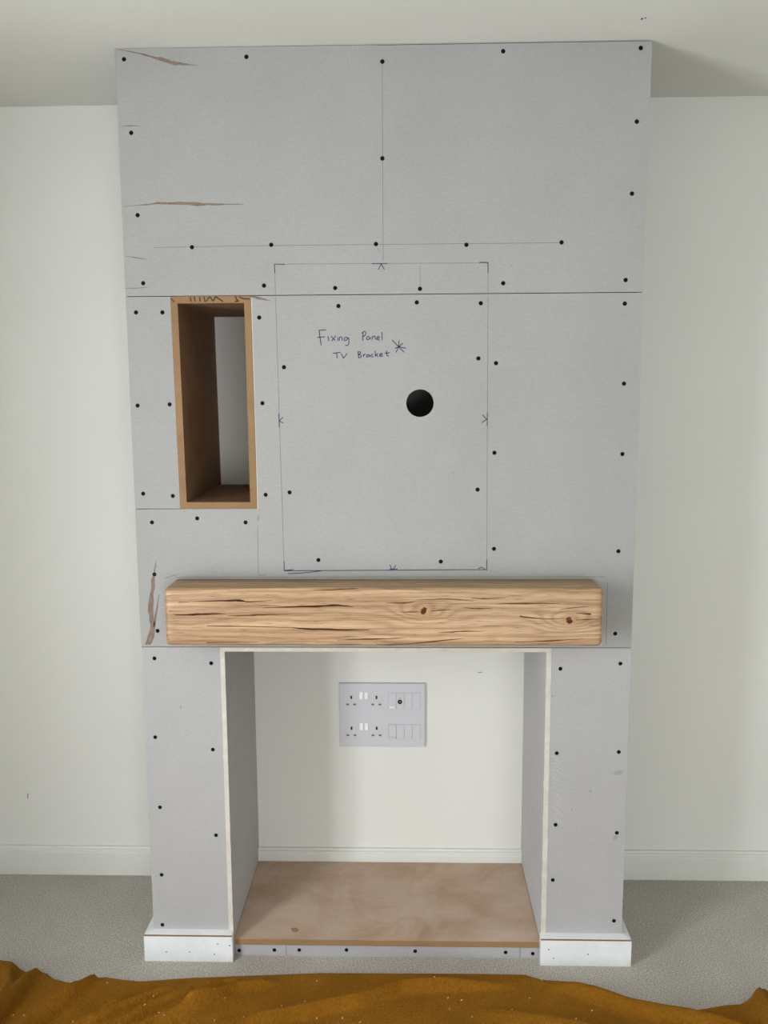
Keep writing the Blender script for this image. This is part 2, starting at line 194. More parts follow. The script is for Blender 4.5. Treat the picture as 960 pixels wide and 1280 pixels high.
def oak():
    t = NT('light_oak', 0.45, 0.5)
    sep = t.n.new('ShaderNodeSeparateXYZ')
    t.L(t.coord(), sep.inputs[0])
    x, y, z = sep.outputs
    warp = t.noise(1.0, 3, 0.55, stretch=(1.6, 5.0, 9.0))
    warp2 = t.noise(1.0, 2, 0.5, stretch=(7.0, 20.0, 34.0))
    v = t.math('MULTIPLY', z, 62.0)
    v = t.math('ADD', v, t.math('MULTIPLY', y, 45.0))
    v = t.math('ADD', v, t.math('MULTIPLY', warp, 5.0))
    v = t.math('ADD', v, t.math('MULTIPLY', warp2, 0.5))
    for kx, kz in KNOT_LOCAL:               # the rings bend round the two knots
        dx = t.math('MULTIPLY', t.math('SUBTRACT', x, kx), 16.0)
        dz = t.math('MULTIPLY', t.math('SUBTRACT', z, kz), 40.0)
        r2 = t.math('ADD', t.math('MULTIPLY', dx, dx), t.math('MULTIPLY', dz, dz))
        v = t.math('ADD', v, t.math('MULTIPLY', t.math('POWER', 2.718, t.math('MULTIPLY', r2, -1.0)), 3.5))
    ring = t.math('ADD', t.math('MULTIPLY', t.math('SINE', t.math('MULTIPLY', v, 5.5)), 0.5), 0.5)
    col = t.ramp(ring, [(0.0, lin(187, 156, 120)), (0.6, lin(181, 148, 112)), (0.90, lin(172, 138, 102)), (1.0, lin(166, 132, 96))])
    fib = t.noise(1.0, 5, 0.75, stretch=(3.2, 110, 210), dist=0.5)
    col = t.mix(1.0, col, t.ramp(fib, [(0.32, (0.66, 0.60, 0.53)), (0.56, (1.06, 1.06, 1.06))]), 'MULTIPLY')
    broad = t.noise(1.0, 4, 0.6, stretch=(1.3, 14, 26), dist=0.8)
    col = t.mix(1.0, col, t.ramp(broad, [(0.36, (0.78, 0.73, 0.67)), (0.58, (1.05, 1.05, 1.06))]), 'MULTIPLY')
    pore = t.noise(1.0, 2, 0.6, stretch=(16, 200, 330))
    col = t.mix(1.0, col, t.ramp(pore, [(0.30, (0.50, 0.42, 0.34)), (0.42, (1, 1, 1))]), 'MULTIPLY')
    t.bump(fib, 0.25, 0.001)
    return t.base(col)
MX, MZ = 0.648, 0.931
KNOT_LOCAL = [(k[0] - MX, k[1] - MZ) for k in KNOTS]
M['oak'] = oak()
M['crack'] = NT('dark_timber_crack', 0.9, 0.1).base(lin(98, 66, 40))
M['crack_dark'] = NT('deep_timber_crack', 0.9, 0.1).base(lin(68, 44, 27))
M['knot_ring'] = speckled('brown_knot_wood', lin(172, 132, 94), lin(192, 154, 114), 90, 300, 0.7, 0.2, 0.2)
M['knot_core'] = speckled('dark_knot_heart', lin(62, 38, 24), lin(104, 66, 42), 120, 300, 0.8, 0.2, 0.2)

def carpet():
    t = NT('grey_beige_twist_carpet', 1.0, 0.05)
    n1 = t.noise(3.2, 4, 0.6, dist=0.4); n2 = t.noise(280, 3, 0.85); n3 = t.noise(150, 2, 0.8)
    col = t.ramp(n1, [(0.3, lin(216, 208, 197)), (0.7, lin(230, 223, 213))])
    col = t.mix(1.0, col, t.ramp(n2, [(0.36, (0.42, 0.41, 0.39)), (0.60, (1.22, 1.22, 1.22))]), 'MULTIPLY')
    col = t.mix(1.0, col, t.ramp(n3, [(0.30, (0.80, 0.80, 0.79)), (0.62, (1.0, 1.0, 1.0))]), 'MULTIPLY')
    h = t.math('ADD', n2, t.math('MULTIPLY', n3, 1.0))
    t.bump(h, 0.9, 0.006)
    t.b.inputs['Sheen Weight'].default_value = 0.15
    return t.base(col)
M['carpet'] = carpet()

def fleece():
    t = NT('mustard_fleece', 0.95, 0.1)
    n1 = t.noise(5, 4, 0.6, dist=0.5); n2 = t.noise(150, 3, 0.7); n3 = t.noise(45, 2, 0.5, stretch=(1, 1.8, 1))
    col = t.ramp(n1, [(0.3, lin(127, 83, 17)), (0.7, lin(146, 97, 24))])
    col = t.mix(1.0, col, t.ramp(n2, [(0.3, (0.72, 0.70, 0.66)), (0.68, (1.05, 1.05, 1.05))]), 'MULTIPLY')
    t.bump(t.math('ADD', n2, t.math('MULTIPLY', n3, 0.9)), 0.7, 0.005)
    t.b.inputs['Sheen Weight'].default_value = 0.30
    t.b.inputs['Sheen Roughness'].default_value = 0.5
    t.b.inputs['Sheen Tint'].default_value = lin(190, 140, 60)
    return t.base(col)
M['fleece'] = fleece()

def plain(name, c, rough=0.6, spec=0.3):
    return speckled(name, c, c, 20, 200, rough, spec, 0.03, 0.02)
M['plastic'] = plain('white_plastic_faceplate', lin(206, 206, 211), 0.35, 0.45)
M['plastic_bright'] = plain('bright_white_switch_plastic', lin(236, 237, 240), 0.25, 0.5)
M['plastic_line'] = plain('grey_moulding_joint', lin(150, 150, 156), 0.6)
M['pin'] = plain('dark_pin_opening', lin(38, 36, 36), 0.8)
M['pin_soft'] = plain('shuttered_pin_opening', lin(112, 110, 110), 0.7)
M['screw'] = plain('black_phosphate_screw', lin(9, 9, 9), 0.75, 0.15)
M['pencil'] = plain('graphite_pencil', lin(112, 112, 114), 0.8)
M['ink'] = plain('blue_black_ink', lin(34, 36, 78), 0.7)
M['tear'] = speckled('torn_brown_board_paper', lin(122, 106, 93), lin(146, 130, 117), 60, 260, 0.95, 0.1, 0.15, 0.3)
M['print'] = plain('dark_brown_board_print', lin(72, 52, 38), 0.8)
M['chip'] = plain('pale_wood_shaving', lin(226, 196, 140), 0.8)
M['filler'] = plain('white_filler_smear', lin(196, 196, 195), 0.9)
M['stain'] = plain('yellow_brown_drip_mark', lin(156, 128, 86), 0.7)
M['smudge'] = plain('grey_finger_smudge', lin(156, 156, 158), 0.9)
M['frame'] = plain('white_window_frame_plastic', lin(230, 231, 230), 0.35, 0.4)

# ------------------------------------------------------------------ mesh helpers
def link(name, bm, mat, parent=None, origin=(0, 0, 0), smooth=False):
    bmesh.ops.recalc_face_normals(bm, faces=bm.faces)
    if origin != (0, 0, 0): bmesh.ops.translate(bm, vec=-Vector(origin), verts=bm.verts)
    me = bpy.data.meshes.new(name); bm.to_mesh(me); bm.free()
    if smooth:
        for p in me.polygons: p.use_smooth = True
    me.materials.append(mat)
    o = bpy.data.objects.new(name, me); COL.objects.link(o)
    if parent is not None: o.parent = parent
    return o

def tag(o, label=None, cat=None, group=None, kind=None):
    if label: o['label'] = label
    if cat: o['category'] = cat
    if group: o['group'] = group
    if kind: o['kind'] = kind
    return o

def thing(name, label, cat, loc):
    o = bpy.data.objects.new(name, None); COL.objects.link(o)
    o.location = loc; o.empty_display_size = 0.1
    return tag(o, label, cat)

def add_box(bm, x0, x1, y0, y1, z0, z1, bevel=0.0, seg=2):
    r = bmesh.ops.create_cube(bm, size=1.0)
    for v in r['verts']:
        v.co = Vector((x0 + (v.co.x + .5) * (x1 - x0), y0 + (v.co.y + .5) * (y1 - y0), z0 + (v.co.z + .5) * (z1 - z0)))
    if bevel:
        es = {e for v in r['verts'] for e in v.link_edges}
        bmesh.ops.bevel(bm, geom=list(es), offset=bevel, segments=seg, affect='EDGES', profile=0.5)
def box(*a, **k):
    bm = bmesh.new(); add_box(bm, *a, **k); return bm

def plate(outline, holes, axis, a0, a1):
    """flat sheet with real holes: loops in two coordinates, thickness along the third axis"""
    def co(p, a):
        return {'x': (a, p[0], p[1]), 'y': (p[0], a, p[1]), 'z': (p[0], p[1], a)}[axis]
    bm = bmesh.new(); es = []
    for lp in [outline] + list(holes):
        vs = [bm.verts.new(co(p, a0)) for p in lp]
        es += [bm.edges.new((vs[i], vs[(i + 1) % len(vs)])) for i in range(len(vs))]
    bmesh.ops.triangle_fill(bm, use_beauty=True, use_dissolve=False, edges=es)
    r = bmesh.ops.extrude_face_region(bm, geom=list(bm.faces))
    dv = Vector(co((0, 0), a1)) - Vector(co((0, 0), a0))
    bmesh.ops.translate(bm, vec=dv, verts=[g for g in r['geom'] if isinstance(g, bmesh.types.BMVert)])
    return bm

def rect(a0, a1, b0, b1): return [(a0, b0), (a1, b0), (a1, b1), (a0, b1)]
def circle(cx, cz, r, n=40): return [(cx + r * math.cos(2 * math.pi * k / n), cz + r * math.sin(2 * math.pi * k / n)) for k in range(n)]

def smooth_line(pts, k=4):
    if len(pts) < 3: return list(pts)
    out = []
    P = [pts[0]] + list(pts) + [pts[-1]]
    for i in range(1, len(P) - 2):
        p0, p1, p2, p3 = (Vector(p) for p in P[i - 1:i + 3])
        for s in range(k):
            t = s / k
            out.append(tuple(0.5 * ((2 * p1) + (p2 - p0) * t + (2 * p0 - 5 * p1 + 4 * p2 - p3) * t * t + (3 * p1 - p0 - 3 * p2 + p3) * t ** 3)))
    out.append(tuple(pts[-1])); return out

def add_ribbon(bm, pts, y, width=None, thick=0.0002, jitter=0.0):
    """drawn stroke in the plane Y = y: a thin raised band along pts (x, z[, width])"""
    P = smooth_line(pts)
    n = len(P); fr = []
    for i, p in enumerate(P):
        a = Vector(P[max(i - 1, 0)][:2]); b = Vector(P[min(i + 1, n - 1)][:2])
        d = (b - a); d = d.normalized() if d.length > 1e-9 else Vector((1, 0))
        nx = Vector((-d.y, d.x))
        w = (width if width is not None else p[2]) / 2
        w1 = w * (1 + jitter * (random.random() - .5)); w2 = w * (1 + jitter * (random.random() - .5))
        c = Vector(p[:2])
        fr.append((c + nx * w1, c - nx * w2))
    lo = [(bm.verts.new((a.x, y, a.y)), bm.verts.new((b.x, y, b.y))) for a, b in fr]
    hi = [(bm.verts.new((a.x, y - thick, a.y)), bm.verts.new((b.x, y - thick, b.y))) for a, b in fr]
    for i in range(n - 1):
        bm.faces.new((hi[i][0], hi[i][1], hi[i + 1][1], hi[i + 1][0]))
        bm.faces.new((lo[i][0], lo[i + 1][0], hi[i + 1][0], hi[i][0]))
        bm.faces.new((lo[i][1], hi[i][1], hi[i + 1][1], lo[i + 1][1]))
    bm.faces.new((lo[0][0], hi[0][0], hi[0][1], lo[0][1]))
    bm.faces.new((lo[-1][0], lo[-1][1], hi[-1][1], hi[-1][0]))

def add_blob(bm, cx, cz, y, r, thick=0.0003, n=14, rough=0.25, squash=1.0):
    c = bm.verts.new((cx, y - thick, cz)); ring = []
    ph = random.random() * 6
    for k in range(n):
        a = 2 * math.pi * k / n
        rr = r * (1 + rough * math.sin(2 * a + ph) * .6 + rough * (random.random() - .5))
        ring.append(bm.verts.new((cx + rr * math.cos(a), y, cz + rr * math.sin(a) * squash)))
    for k in range(n): bm.faces.new((c, ring[k], ring[(k + 1) % n]))

def sweep(profile, p0, p1, n0, n1, up_axis_dir):
    """extrude a (depth, z) profile between two mitred ends; n0/n1 give the outward XY shift per unit depth at each end"""
    bm = bmesh.new()
    A = [bm.verts.new((p0[0] + n0[0] * d, p0[1] + n0[1] * d, z)) for d, z in profile]
    B = [bm.verts.new((p1[0] + n1[0] * d, p1[1] + n1[1] * d, z)) for d, z in profile]
    for i in range(len(profile)):
        j = (i + 1) % len(profile)
        bm.faces.new((A[i], A[j], B[j], B[i]))
    bm.faces.new(A); bm.faces.new(B[::-1])
    return bm

random.seed(4)
# ------------------------------------------------------------------ room shell
def struct(name, bm, mat, parent=None, smooth=False):
    o = link(name, bm, mat, parent, smooth=smooth)
    if parent is None: o['kind'] = 'structure'
    return o
floor = struct('floor', box(RX0 - .2, RX1 + .2, RY0 - .2, D + .2, -0.08, 0.0), M['carpet'])
floor['label'] = 'grey-beige carpet across the room'
ceiling = struct('ceiling', box(RX0 - .2, RX1 + .2, RY0 - .2, D + .2, H, H + .08), M['ceiling'])
wall_back = struct('wall_back', box(RX0 - .2, RX1 + .2, D, D + .15, 0, H), M['wall'])
struct('wall_left', plate(rect(RY0, D, 0, H), [rect(*WIN_L)], 'x', RX0 - .2, RX0), M['wall'])
struct('wall_right', box(RX1, RX1 + .2, RY0, D, 0, H), M['wall'])
struct('wall_rear', plate(rect(RX0 - .2, RX1 + .2, 0, H), [rect(*WIN_FILL)], 'y', RY0 - .2, RY0), M['wall'])
y0, y1, z0, z1 = WIN_L
w1 = struct('window_1', plate(rect(y0, y1, z0, z1), [rect(y0 + .06, (y0 + y1) / 2 - .03, z0 + .06, z1 - .06), rect((y0 + y1) / 2 + .03, y1 - .06, z0 + .06, z1 - .06)], 'x', RX0 - .075, RX0 - .03), M['frame'])
x0, x1, z0, z1 = WIN_FILL
w2 = struct('rear_fill_window', plate(rect(x0, x1, z0, z1), [rect(x0 + .06, (x0 + x1) / 2 - .03, z0 + .06, z1 - .06), rect((x0 + x1) / 2 + .03, x1 - .06, z0 + .06, z1 - .06)], 'y', RY0 - .075, RY0 - .03), M['frame'])  # frame of the rear window added to hold the fill lamp

SK = [(0, 0), (.018, 0), (.018, .076), (.0165, .0785), (.0165, .0805), (.0185, .0825), (.0175, .087), (.011, .0905), (.009, .095), (0, .095)]
def base(name, x0, x1):
    return struct(name, sweep(SK, (x0, D), (x1, D), (0, -1), (0, -1), None), M['gloss'])
base('baseboard_left', RX0, -PT)
base('baseboard_back', OL, OR)
base('baseboard_right', W + PT, RX1)
bm = bmesh.new(); add_ribbon(bm, [(x, z, .0022) for x, z in SCUFF], D); link('scuff_mark', bm, M['print'], wall_back)
bm = bmesh.new(); add_ribbon(bm, [(x, z, .0018) for x, z in RECESS_MARK], D); link('scuff_mark', bm, M['pencil'], wall_back)
for (x, y), r in zip(CEIL_CHIPS, (.0038, .0026)):
    bm = bmesh.new(); add_blob(bm, 0, 0, 0, r, n=9, rough=.5)
    bmesh.ops.rotate(bm, matrix=Matrix.Rotation(math.radians(90), 3, 'X'), verts=bm.verts)
    bmesh.ops.translate(bm, vec=(x, y, H), verts=bm.verts)
    link('paint_chip', bm, M['screw'], ceiling)

# ------------------------------------------------------------------ chimney breast
breast = thing('chimney_breast', 'unfinished grey plasterboard chimney breast with open fireplace recess and black screw heads', 'chimney breast', (W / 2, 0, 0))
BO = (W / 2, 0, 0)

def screw_mesh():
    bm = bmesh.new(); n = 14
    prof = [(0.0054, 0.0), (0.0050, -0.0007), (0.0034, -0.0009), (0.0016, -0.0003), (0.0, -0.0001)]
    rings = []
    for r, y in prof[:-1]:
        rings.append([bm.verts.new((r * math.cos(2 * math.pi * k / n), y, r * math.sin(2 * math.pi * k / n))) for k in range(n)])
    c = bm.verts.new((0, prof[-1][1], 0))
    for a, b in zip(rings, rings[1:]):
        for k in range(n): bm.faces.new((a[k], a[(k + 1) % n], b[(k + 1) % n], b[k]))
    for k in range(n): bm.faces.new((rings[-1][k], rings[-1][(k + 1) % n], c))
    bmesh.ops.recalc_face_normals(bm, faces=bm.faces)
    me = bpy.data.meshes.new('screw'); bm.to_mesh(me); bm.free(); me.materials.append(M['screw'])
    return me
SCREW = screw_mesh()
def screws(panel, pts, origin, y=0.0):
    for x, z in pts:
        o = bpy.data.objects.new('screw', SCREW); COL.objects.link(o); o.parent = panel
        o.location = (x - origin[0], y - origin[1], z - origin[2]); o.rotation_euler = (0, random.random() * 3, 0)
def strokes(name, panel, lines, mat, width, origin, y=0.0, jitter=0.0, joined=False, label=None):
    bms = bmesh.new() if joined else None
    for ln in lines:
        bm = bms if joined else bmesh.new()
        add_ribbon(bm, ln, y, None if len(ln[0]) == 3 else width, jitter=jitter)
        if not joined: link(name, bm, mat, panel, origin)
    if joined:
        o = link(name, bms, mat, panel, origin)
        if label: o['label'] = label
        if len(lines) > 3: o['kind'] = 'stuff'

g = 0.0010
# niche corners (the box is set a touch out of plumb)
NT_, NB = 1.8085, 1.2670
NLt, NLb, NRt, NRb = 0.1139, 0.1190, 0.3178, 0.3202
top = link('plasterboard_panel', plate([(0, ZJ + g), (W, ZJ + g), (W + .0015, H - .003), (.66, H - .003), (.62, H - .0015), (0, H - .001)], [], 'y', 0, T), M['board'], breast, BO)
top['label'] = 'wide top plasterboard panel under the ceiling with torn paper streaks'
strip = link('plasterboard_panel', plate([(0, NB + .001), (NLb - .0005, NB + .001), (NLt - .0005, ZJ - g), (0, ZJ - g)], [], 'y', 0, T), M['board'], breast, BO)
strip['label'] = 'narrow plasterboard strip left of the wooden niche'
mid = link('plasterboard_panel', plate([(0, Z2 + .0008), (W, Z2 + .0008), (W, ZJ - g), (NRt + .0005, ZJ - g), (NRb + .0005, NB - .0005), (0, NB - .0005)],
           [circle(0.7437, 1.5376, 0.0350)], 'y', 0, T), M['board'], breast, BO)
mid['label'] = 'large middle plasterboard panel with round cable hole and pencilled rectangle'
pl = link('plasterboard_panel', plate(rect(0, OL - T, 0.012, Z2 - .0008), [], 'y', 0, T), M['board_pale'], breast, BO)
pl['label'] = 'left pier plasterboard panel'
pr = link('plasterboard_panel', plate(rect(OR + T, W, 0.012, Z2 - .0008), [], 'y', 0, T), M['board_pale'], breast, BO)
pr['label'] = 'right pier plasterboard panel with white filler scrapes'
# sides, cheeks, soffit
link('side_panel', box(0, T, T, D, 0.0, H - .001), M['board'], breast, BO)
link('side_panel', box(W - T, W, T, D, 0.0, H - .001), M['board'], breast, BO)
ck_l = link('cheek_panel', box(OL - T, OL, .0006, D, 0.0, Z2 - T), M['board_cheek'], breast, BO)
ck_r = link('cheek_panel', box(OR, OR + T, .0006, D, 0.0, Z2 - T), M['board_cheek'], breast, BO)
link('soffit_panel', box(OL - T, OR + T, .0006, D, Z2 - T, Z2 - .0008), M['board'], breast, BO)
# ragged white cut edges of the cheek and soffit boards
def edge_strip(x0, x1, z0, z1, n, amp, lx, rx):
    bm = bmesh.new(); a = []; b = []
    for i in range(n + 1):
        z = z0 + (z1 - z0) * i / n
        u = mnoise.noise(Vector((z * 30, lx, 0))) * amp; v = mnoise.noise(Vector((z * 30, rx, 5))) * amp
        bulge = .0004 * mnoise.noise(Vector((z * 22, 3, lx)))
        a.append((bm.verts.new((x0 + u, 0.0006, z)), bm.verts.new((x0 + u, -0.0007 + bulge, z))))
        b.append((bm.verts.new((x1 + v, 0.0006, z)), bm.verts.new((x1 + v, -0.0007 - bulge, z))))
    for i in range(n):
        bm.faces.new((a[i][1], b[i][1], b[i + 1][1], a[i + 1][1]))
        bm.faces.new((a[i][0], a[i][1], a[i + 1][1], a[i + 1][0]))
        bm.faces.new((b[i][1], b[i][0], b[i + 1][0], b[i + 1][1]))
    return bm
e = link('cut_edge', edge_strip(OL - T, OL - .0004, ZP + .003, Z2 - T, 60, .0011, 1.0, 2.0), M['gypsum'], ck_l, BO); e['label'] = 'cream cut gypsum edge'
e = link('cut_edge', edge_strip(OR + .0004, OR + T + .001, ZP + .003, Z2 - T, 90, .0019, 7.0, 9.0), M['gypsum'], ck_r, BO); e['label'] = 'cream cut gypsum edge'
bm = bmesh.new(); add_box(bm, OL - T, OR + T, -0.0005, 0.0006, Z2 - T + .0005, Z2 - .001)
link('cut_edge', bm, M['gypsum'], breast, BO)['label'] = 'cream cut gypsum edge above the opening'
bm = bmesh.new(); add_ribbon(bm, [(NRt + .0014, ZJ - .002, .0022), (NRt + .0018, 1.72, .0016), (NRb + .0012, 1.45, .0010), (NRb + .0012, NB, .0018)], 0)
link('cut_edge', bm, M['gypsum'], mid, BO)['label'] = 'white cut line beside the niche'

for panel, pts in ((top, SCREWS_TOP), (strip, SCREWS_STRIP), (mid, SCREWS_MIDDLE), (pl, SCREWS_PIER_LEFT), (pr, SCREWS_PIER_RIGHT)):
    screws(panel, pts, BO)
strokes('pencil_line', top, PENCIL_TOP, M['pencil'], .0011, BO)
strokes('pencil_line', mid, PENCIL_MIDDLE, M['pencil'], .0011, BO)
def marks(panel, lines, cuts):
    for a, b in zip(cuts, cuts[1:]):
        strokes('ink_mark', panel, lines[a:b], M['ink'], .0019, BO, y=-.0002, joined=True)
marks(top, INK_TOP, (0, 2, 4, 7))
marks(mid, INK_MIDDLE, (0, 2, 4, 7, 10, 13, 14, 15))
strokes('handwriting', mid, WRITING, M['ink'], .0021, BO, joined=True, label='blue ink handwriting reading Fixing Panel TV Bracket')
strokes('ink_star', mid, ASTERISK, M['ink'], .0021, BO, joined=True, label='hand-drawn ink asterisk')
strokes('paper_tear', top, TEARS_TOP, M['tear'], None, BO, jitter=.9)
strokes('paper_tear', mid, TEARS_MIDDLE, M['tear'], None, BO, jitter=.9)
bm = bmesh.new()
for s in SCRAPES: add_ribbon(bm, [(x, z, w) for (x, z), w in zip(s, (.0004, .0010, .0003))], 0)
tag(link('filler_smear', bm, M['filler'], pr, BO), kind='stuff')
bm = bmesh.new(); add_blob(bm, SCREWS_TOP[4][0] - .001, SCREWS_TOP[4][1] + .002, 0, .0095, thick=.0001, rough=.6); link('smudge', bm, M['smudge'], top, BO)
for k, (x, z) in enumerate(SPOTS):
    bm = bmesh.new(); add_blob(bm, x, z, 0, (.004, .003, .004, .003, .009, .006)[k], rough=.5); link('smudge', bm, M['smudge'], pr if x > .6 else pl, BO)

# ------------------------------------------------------------------ wooden niche box let into the breast
NO = ((NLb + NRb) / 2, 0, NB)
niche = thing('niche_box', 'tall narrow raw MDF niche box open to the wall, let into the plasterboard', 'niche', NO)
BT = 0.0175
def slab(loop, y0=-.0008, y1=D - .001): return plate(loop, [], 'y', y0, y1)
link('top_board', slab([(NLt, NT_), (NRt, NT_), (NRt + .0001, NT_ - BT), (NLt + .0001, NT_ - BT)]), M['mdf_edge'], niche, NO)
cable_cut = [(.254 + .044 * math.cos(a), D - .048 - .036 * math.sin(a)) for a in [2 * math.pi * k / 24 for k in range(24)]]
bb = link('bottom_board', plate(rect(NLb, NRb, 0, D - .001), [cable_cut], 'z', NB, NB + BT), M['mdf_edge'], niche, NO)
for v in bb.data.vertices:
    if v.co.y < .0001: v.co.y = -.0008
zl, zh = NB + BT, NT_ - BT
tl = lambda z: (z - NB) / (NT_ - NB)
xl = lambda z: NLb + (NLt - NLb) * tl(z)
xr = lambda z: NRb + (NRt - NRb) * tl(z)
link('side_board', slab([(xl(zl), zl), (xl(zl) + BT, zl), (xl(zh) + BT, zh), (xl(zh), zh)]), M['mdf_edge'], niche, NO)
link('side_board', slab([(xr(zl) - BT, zl), (xr(zl), zl), (xr(zh), zh), (xr(zh) - BT, zh)]), M['mdf_edge'], niche, NO)
for c in niche.children:                       # sawn front edges take the paler tone, all other faces the darker
    c.data.materials.append(M['mdf'])
    for p in c.data.polygons: p.material_index = 0 if p.normal.y < -0.7 else 1
tb = [c for c in niche.children if c.name.startswith('top_board')][0]
strokes('stamped_print', tb, NICHE_PRINT, M['print'], .0032, NO, y=-.0008, joined=True, label='cut-off dark stamped lettering on the board edge')

# ------------------------------------------------------------------ hearth
HO = (0.65, 0.0, 0.0)
hearth = thing('hearth', 'dusty brown MDF hearth base on the floor of the fireplace recess', 'hearth', HO)
ht = link('hearth_board', box(OL + .0005, OR - .0005, 0.0, D - .019, HT - .0175, HT, bevel=.0012, seg=1), M['mdf_dusty'], hearth, HO)
ht.data.materials.append(M['mdf_edge'])
for p in ht.data.polygons:
    if p.normal.y < -0.7: p.material_index = 1
bm = bmesh.new(); add_blob(bm, 0, 0, 0, .012, n=16, rough=.4, squash=.75)
bmesh.ops.rotate(bm, matrix=Matrix.Rotation(math.radians(-90), 3, 'X'), verts=bm.verts)
bmesh.ops.translate(bm, vec=(STAIN[0], STAIN[1], HT), verts=bm.verts)
link('drip_mark', bm, M['stain'], ht, HO)
xs = [OL + .0005] + [p[0] for p in HEARTH_JOINTS] + [OR - .0005]
for a, b in zip(xs, xs[1:]):
    p = link('fascia_panel', box(a + .0005, b - .0005, .0083, .0083 + T, 0.0, HT - .0178), M['board_pale'], hearth, HO)
    screws(p, [s for s in SCREWS_HEARTH if a < s[0] < b], HO, .0083)

# ------------------------------------------------------------------ plinths at the feet of the piers
PP = [(0, 0), (PT, 0), (PT, .0742), (PT - .0012, .0748), (PT - .0012, .0792), (PT - .003, .0800), (.002, .0828), (0, .083)]
def plinth(label, xo, xi, sgn, nails):
    """xo: outer face of the breast, xi: inner end beside the opening, sgn: outward X direction of the return"""
    O = ((xo + xi) / 2, 0, 0)
    root = thing('plinth', label, 'plinth', O)
    ps = [(d, z) for d, z in PP]
    fb = link('front_board', sweep(ps, (xi, 0), (xo, 0), (0, -1), (sgn, -1), None), M['plinth'], root, O)
    link('return_board', sweep(ps, (xo, 0), (xo, D - .0005), (sgn, -1), (sgn, 0), None), M['plinth'], root, O)
    bm = bmesh.new()
    xa, xb = min(xi, xo + sgn * PT), max(xi, xo + sgn * PT)
    add_box(bm, xa + .0005, xb - .0008, -PT + .0006, -PT + .004, .0746, .0790)
    link('bare_edge_line', bm, M['mdf'], fb, O)['label'] = 'thin brown line of bare board along the top edge'
    for x, z in nails:
        bm = bmesh.new(); add_blob(bm, x, z, -PT, .0019, n=8, rough=.2); link('nail', bm, M['screw'], fb, O)
plinth('white skirting plinth wrapped round the foot of the left pier', 0.0, OL + .0005, -1, NAILS_LEFT)
plinth('white skirting plinth wrapped round the foot of the right pier', W, OR - .003, 1, NAILS_RIGHT)

# ------------------------------------------------------------------ oak mantel beam
X0, X1, PD, ZB, ZT = 0.0965, 1.1995, 0.110, 0.931, 1.0805
MO = (MX, 0, MZ)
mantel = thing('mantel_beam', 'chunky light oak mantel beam with dark cracks and two knots', 'mantel', MO)
def beam():
    bm = bmesh.new()
    prof = []                                   # closed YZ outline, front edges rounded
    def arc(cy, cz, r, a0, a1, n=6):
        for k in range(n + 1):
            a = math.radians(a0 + (a1 - a0) * k / n); prof.append((cy + r * math.cos(a), cz + r * math.sin(a)))
    prof.append((0.0, ZB)); 
    arc(-PD + .010, ZB + .010, .010, 270, 180)
    for k in range(1, 8): prof.append((-PD, ZB + .010 + (ZT - .018 - ZB) * k / 8))
    arc(-PD + .008, ZT - .008, .008, 180, 90)
    prof.append((-PD * .5, ZT)); prof.append((0.0, ZT))
    cy, cz = -PD / 2, (ZB + ZT) / 2
    st = [(X0, .012), (X0 + .0015, .006), (X0 + .005, .002), (X0 + .011, 0)]
    st += [(X0 + .011 + (X1 - X0 - .022) * k / 90, 0) for k in range(1, 90)]
    st += [(X1 - .011, 0), (X1 - .005, .002), (X1 - .0015, .006), (X1, .012)]
    rings = []
    for x, ins in st:
        ring = []
        for y, z in prof:
            n = mnoise.noise(Vector((x * 9, y * 30, z * 30)))
            yy, zz = y, z
            if y < -.001:
                if z > ZT - .009 or z < ZB + .011: zz += n * .0014; yy += n * .0010 if y < -PD + .012 else 0
                yy = min(0, yy + ins * (cy - yy) / PD * 2 * (1 if y < cy else 0))
            zz = zz + ins * (cz - zz) / (ZT - ZB) * 2
            yy = max(yy, -PD)
            ring.append(bm.verts.new((x, yy, zz)))
        rings.append(ring)
    m = len(prof)
    for a, b in zip(rings, rings[1:]):
        for k in range(m): bm.faces.new((a[k], a[(k + 1) % m], b[(k + 1) % m], b[k]))
    bm.faces.new(rings[0]); bm.faces.new(rings[-1][::-1])
    return bm
beam_o = link('beam', beam(), M['oak'], mantel, MO, smooth=True)
bpy.context.view_layer.objects.active = beam_o
for e in beam_o.data.edges: pass
for c in CRACKS:
    dark = max(p[2] for p in c) > .0024
    c = [p for p in c if X0 + .007 < p[0] < X1 - .007]
    if len(c) < 2: continue
    bm = bmesh.new(); add_ribbon(bm, [(p[0], p[1], p[2] * 1.5) for p in c], -PD, None, thick=.0003, jitter=.7)
    link('crack', bm, M['crack_dark' if dark else 'crack'], beam_o, MO)
for kx, kz in KNOTS:
    bm = bmesh.new(); add_blob(bm, kx, kz, -PD, .0165, thick=.0004, n=22, rough=.22, squash=.80)
    k = link('knot', bm, M['knot_ring'], beam_o, MO)
    bm = bmesh.new(); add_blob(bm, kx, kz + .001, -PD - .0004, .0088, thick=.0004, n=16, rough=.35, squash=.85)
    link('knot', bm, M['knot_core'], beam_o, MO)['label'] = 'dark heart of a knot'

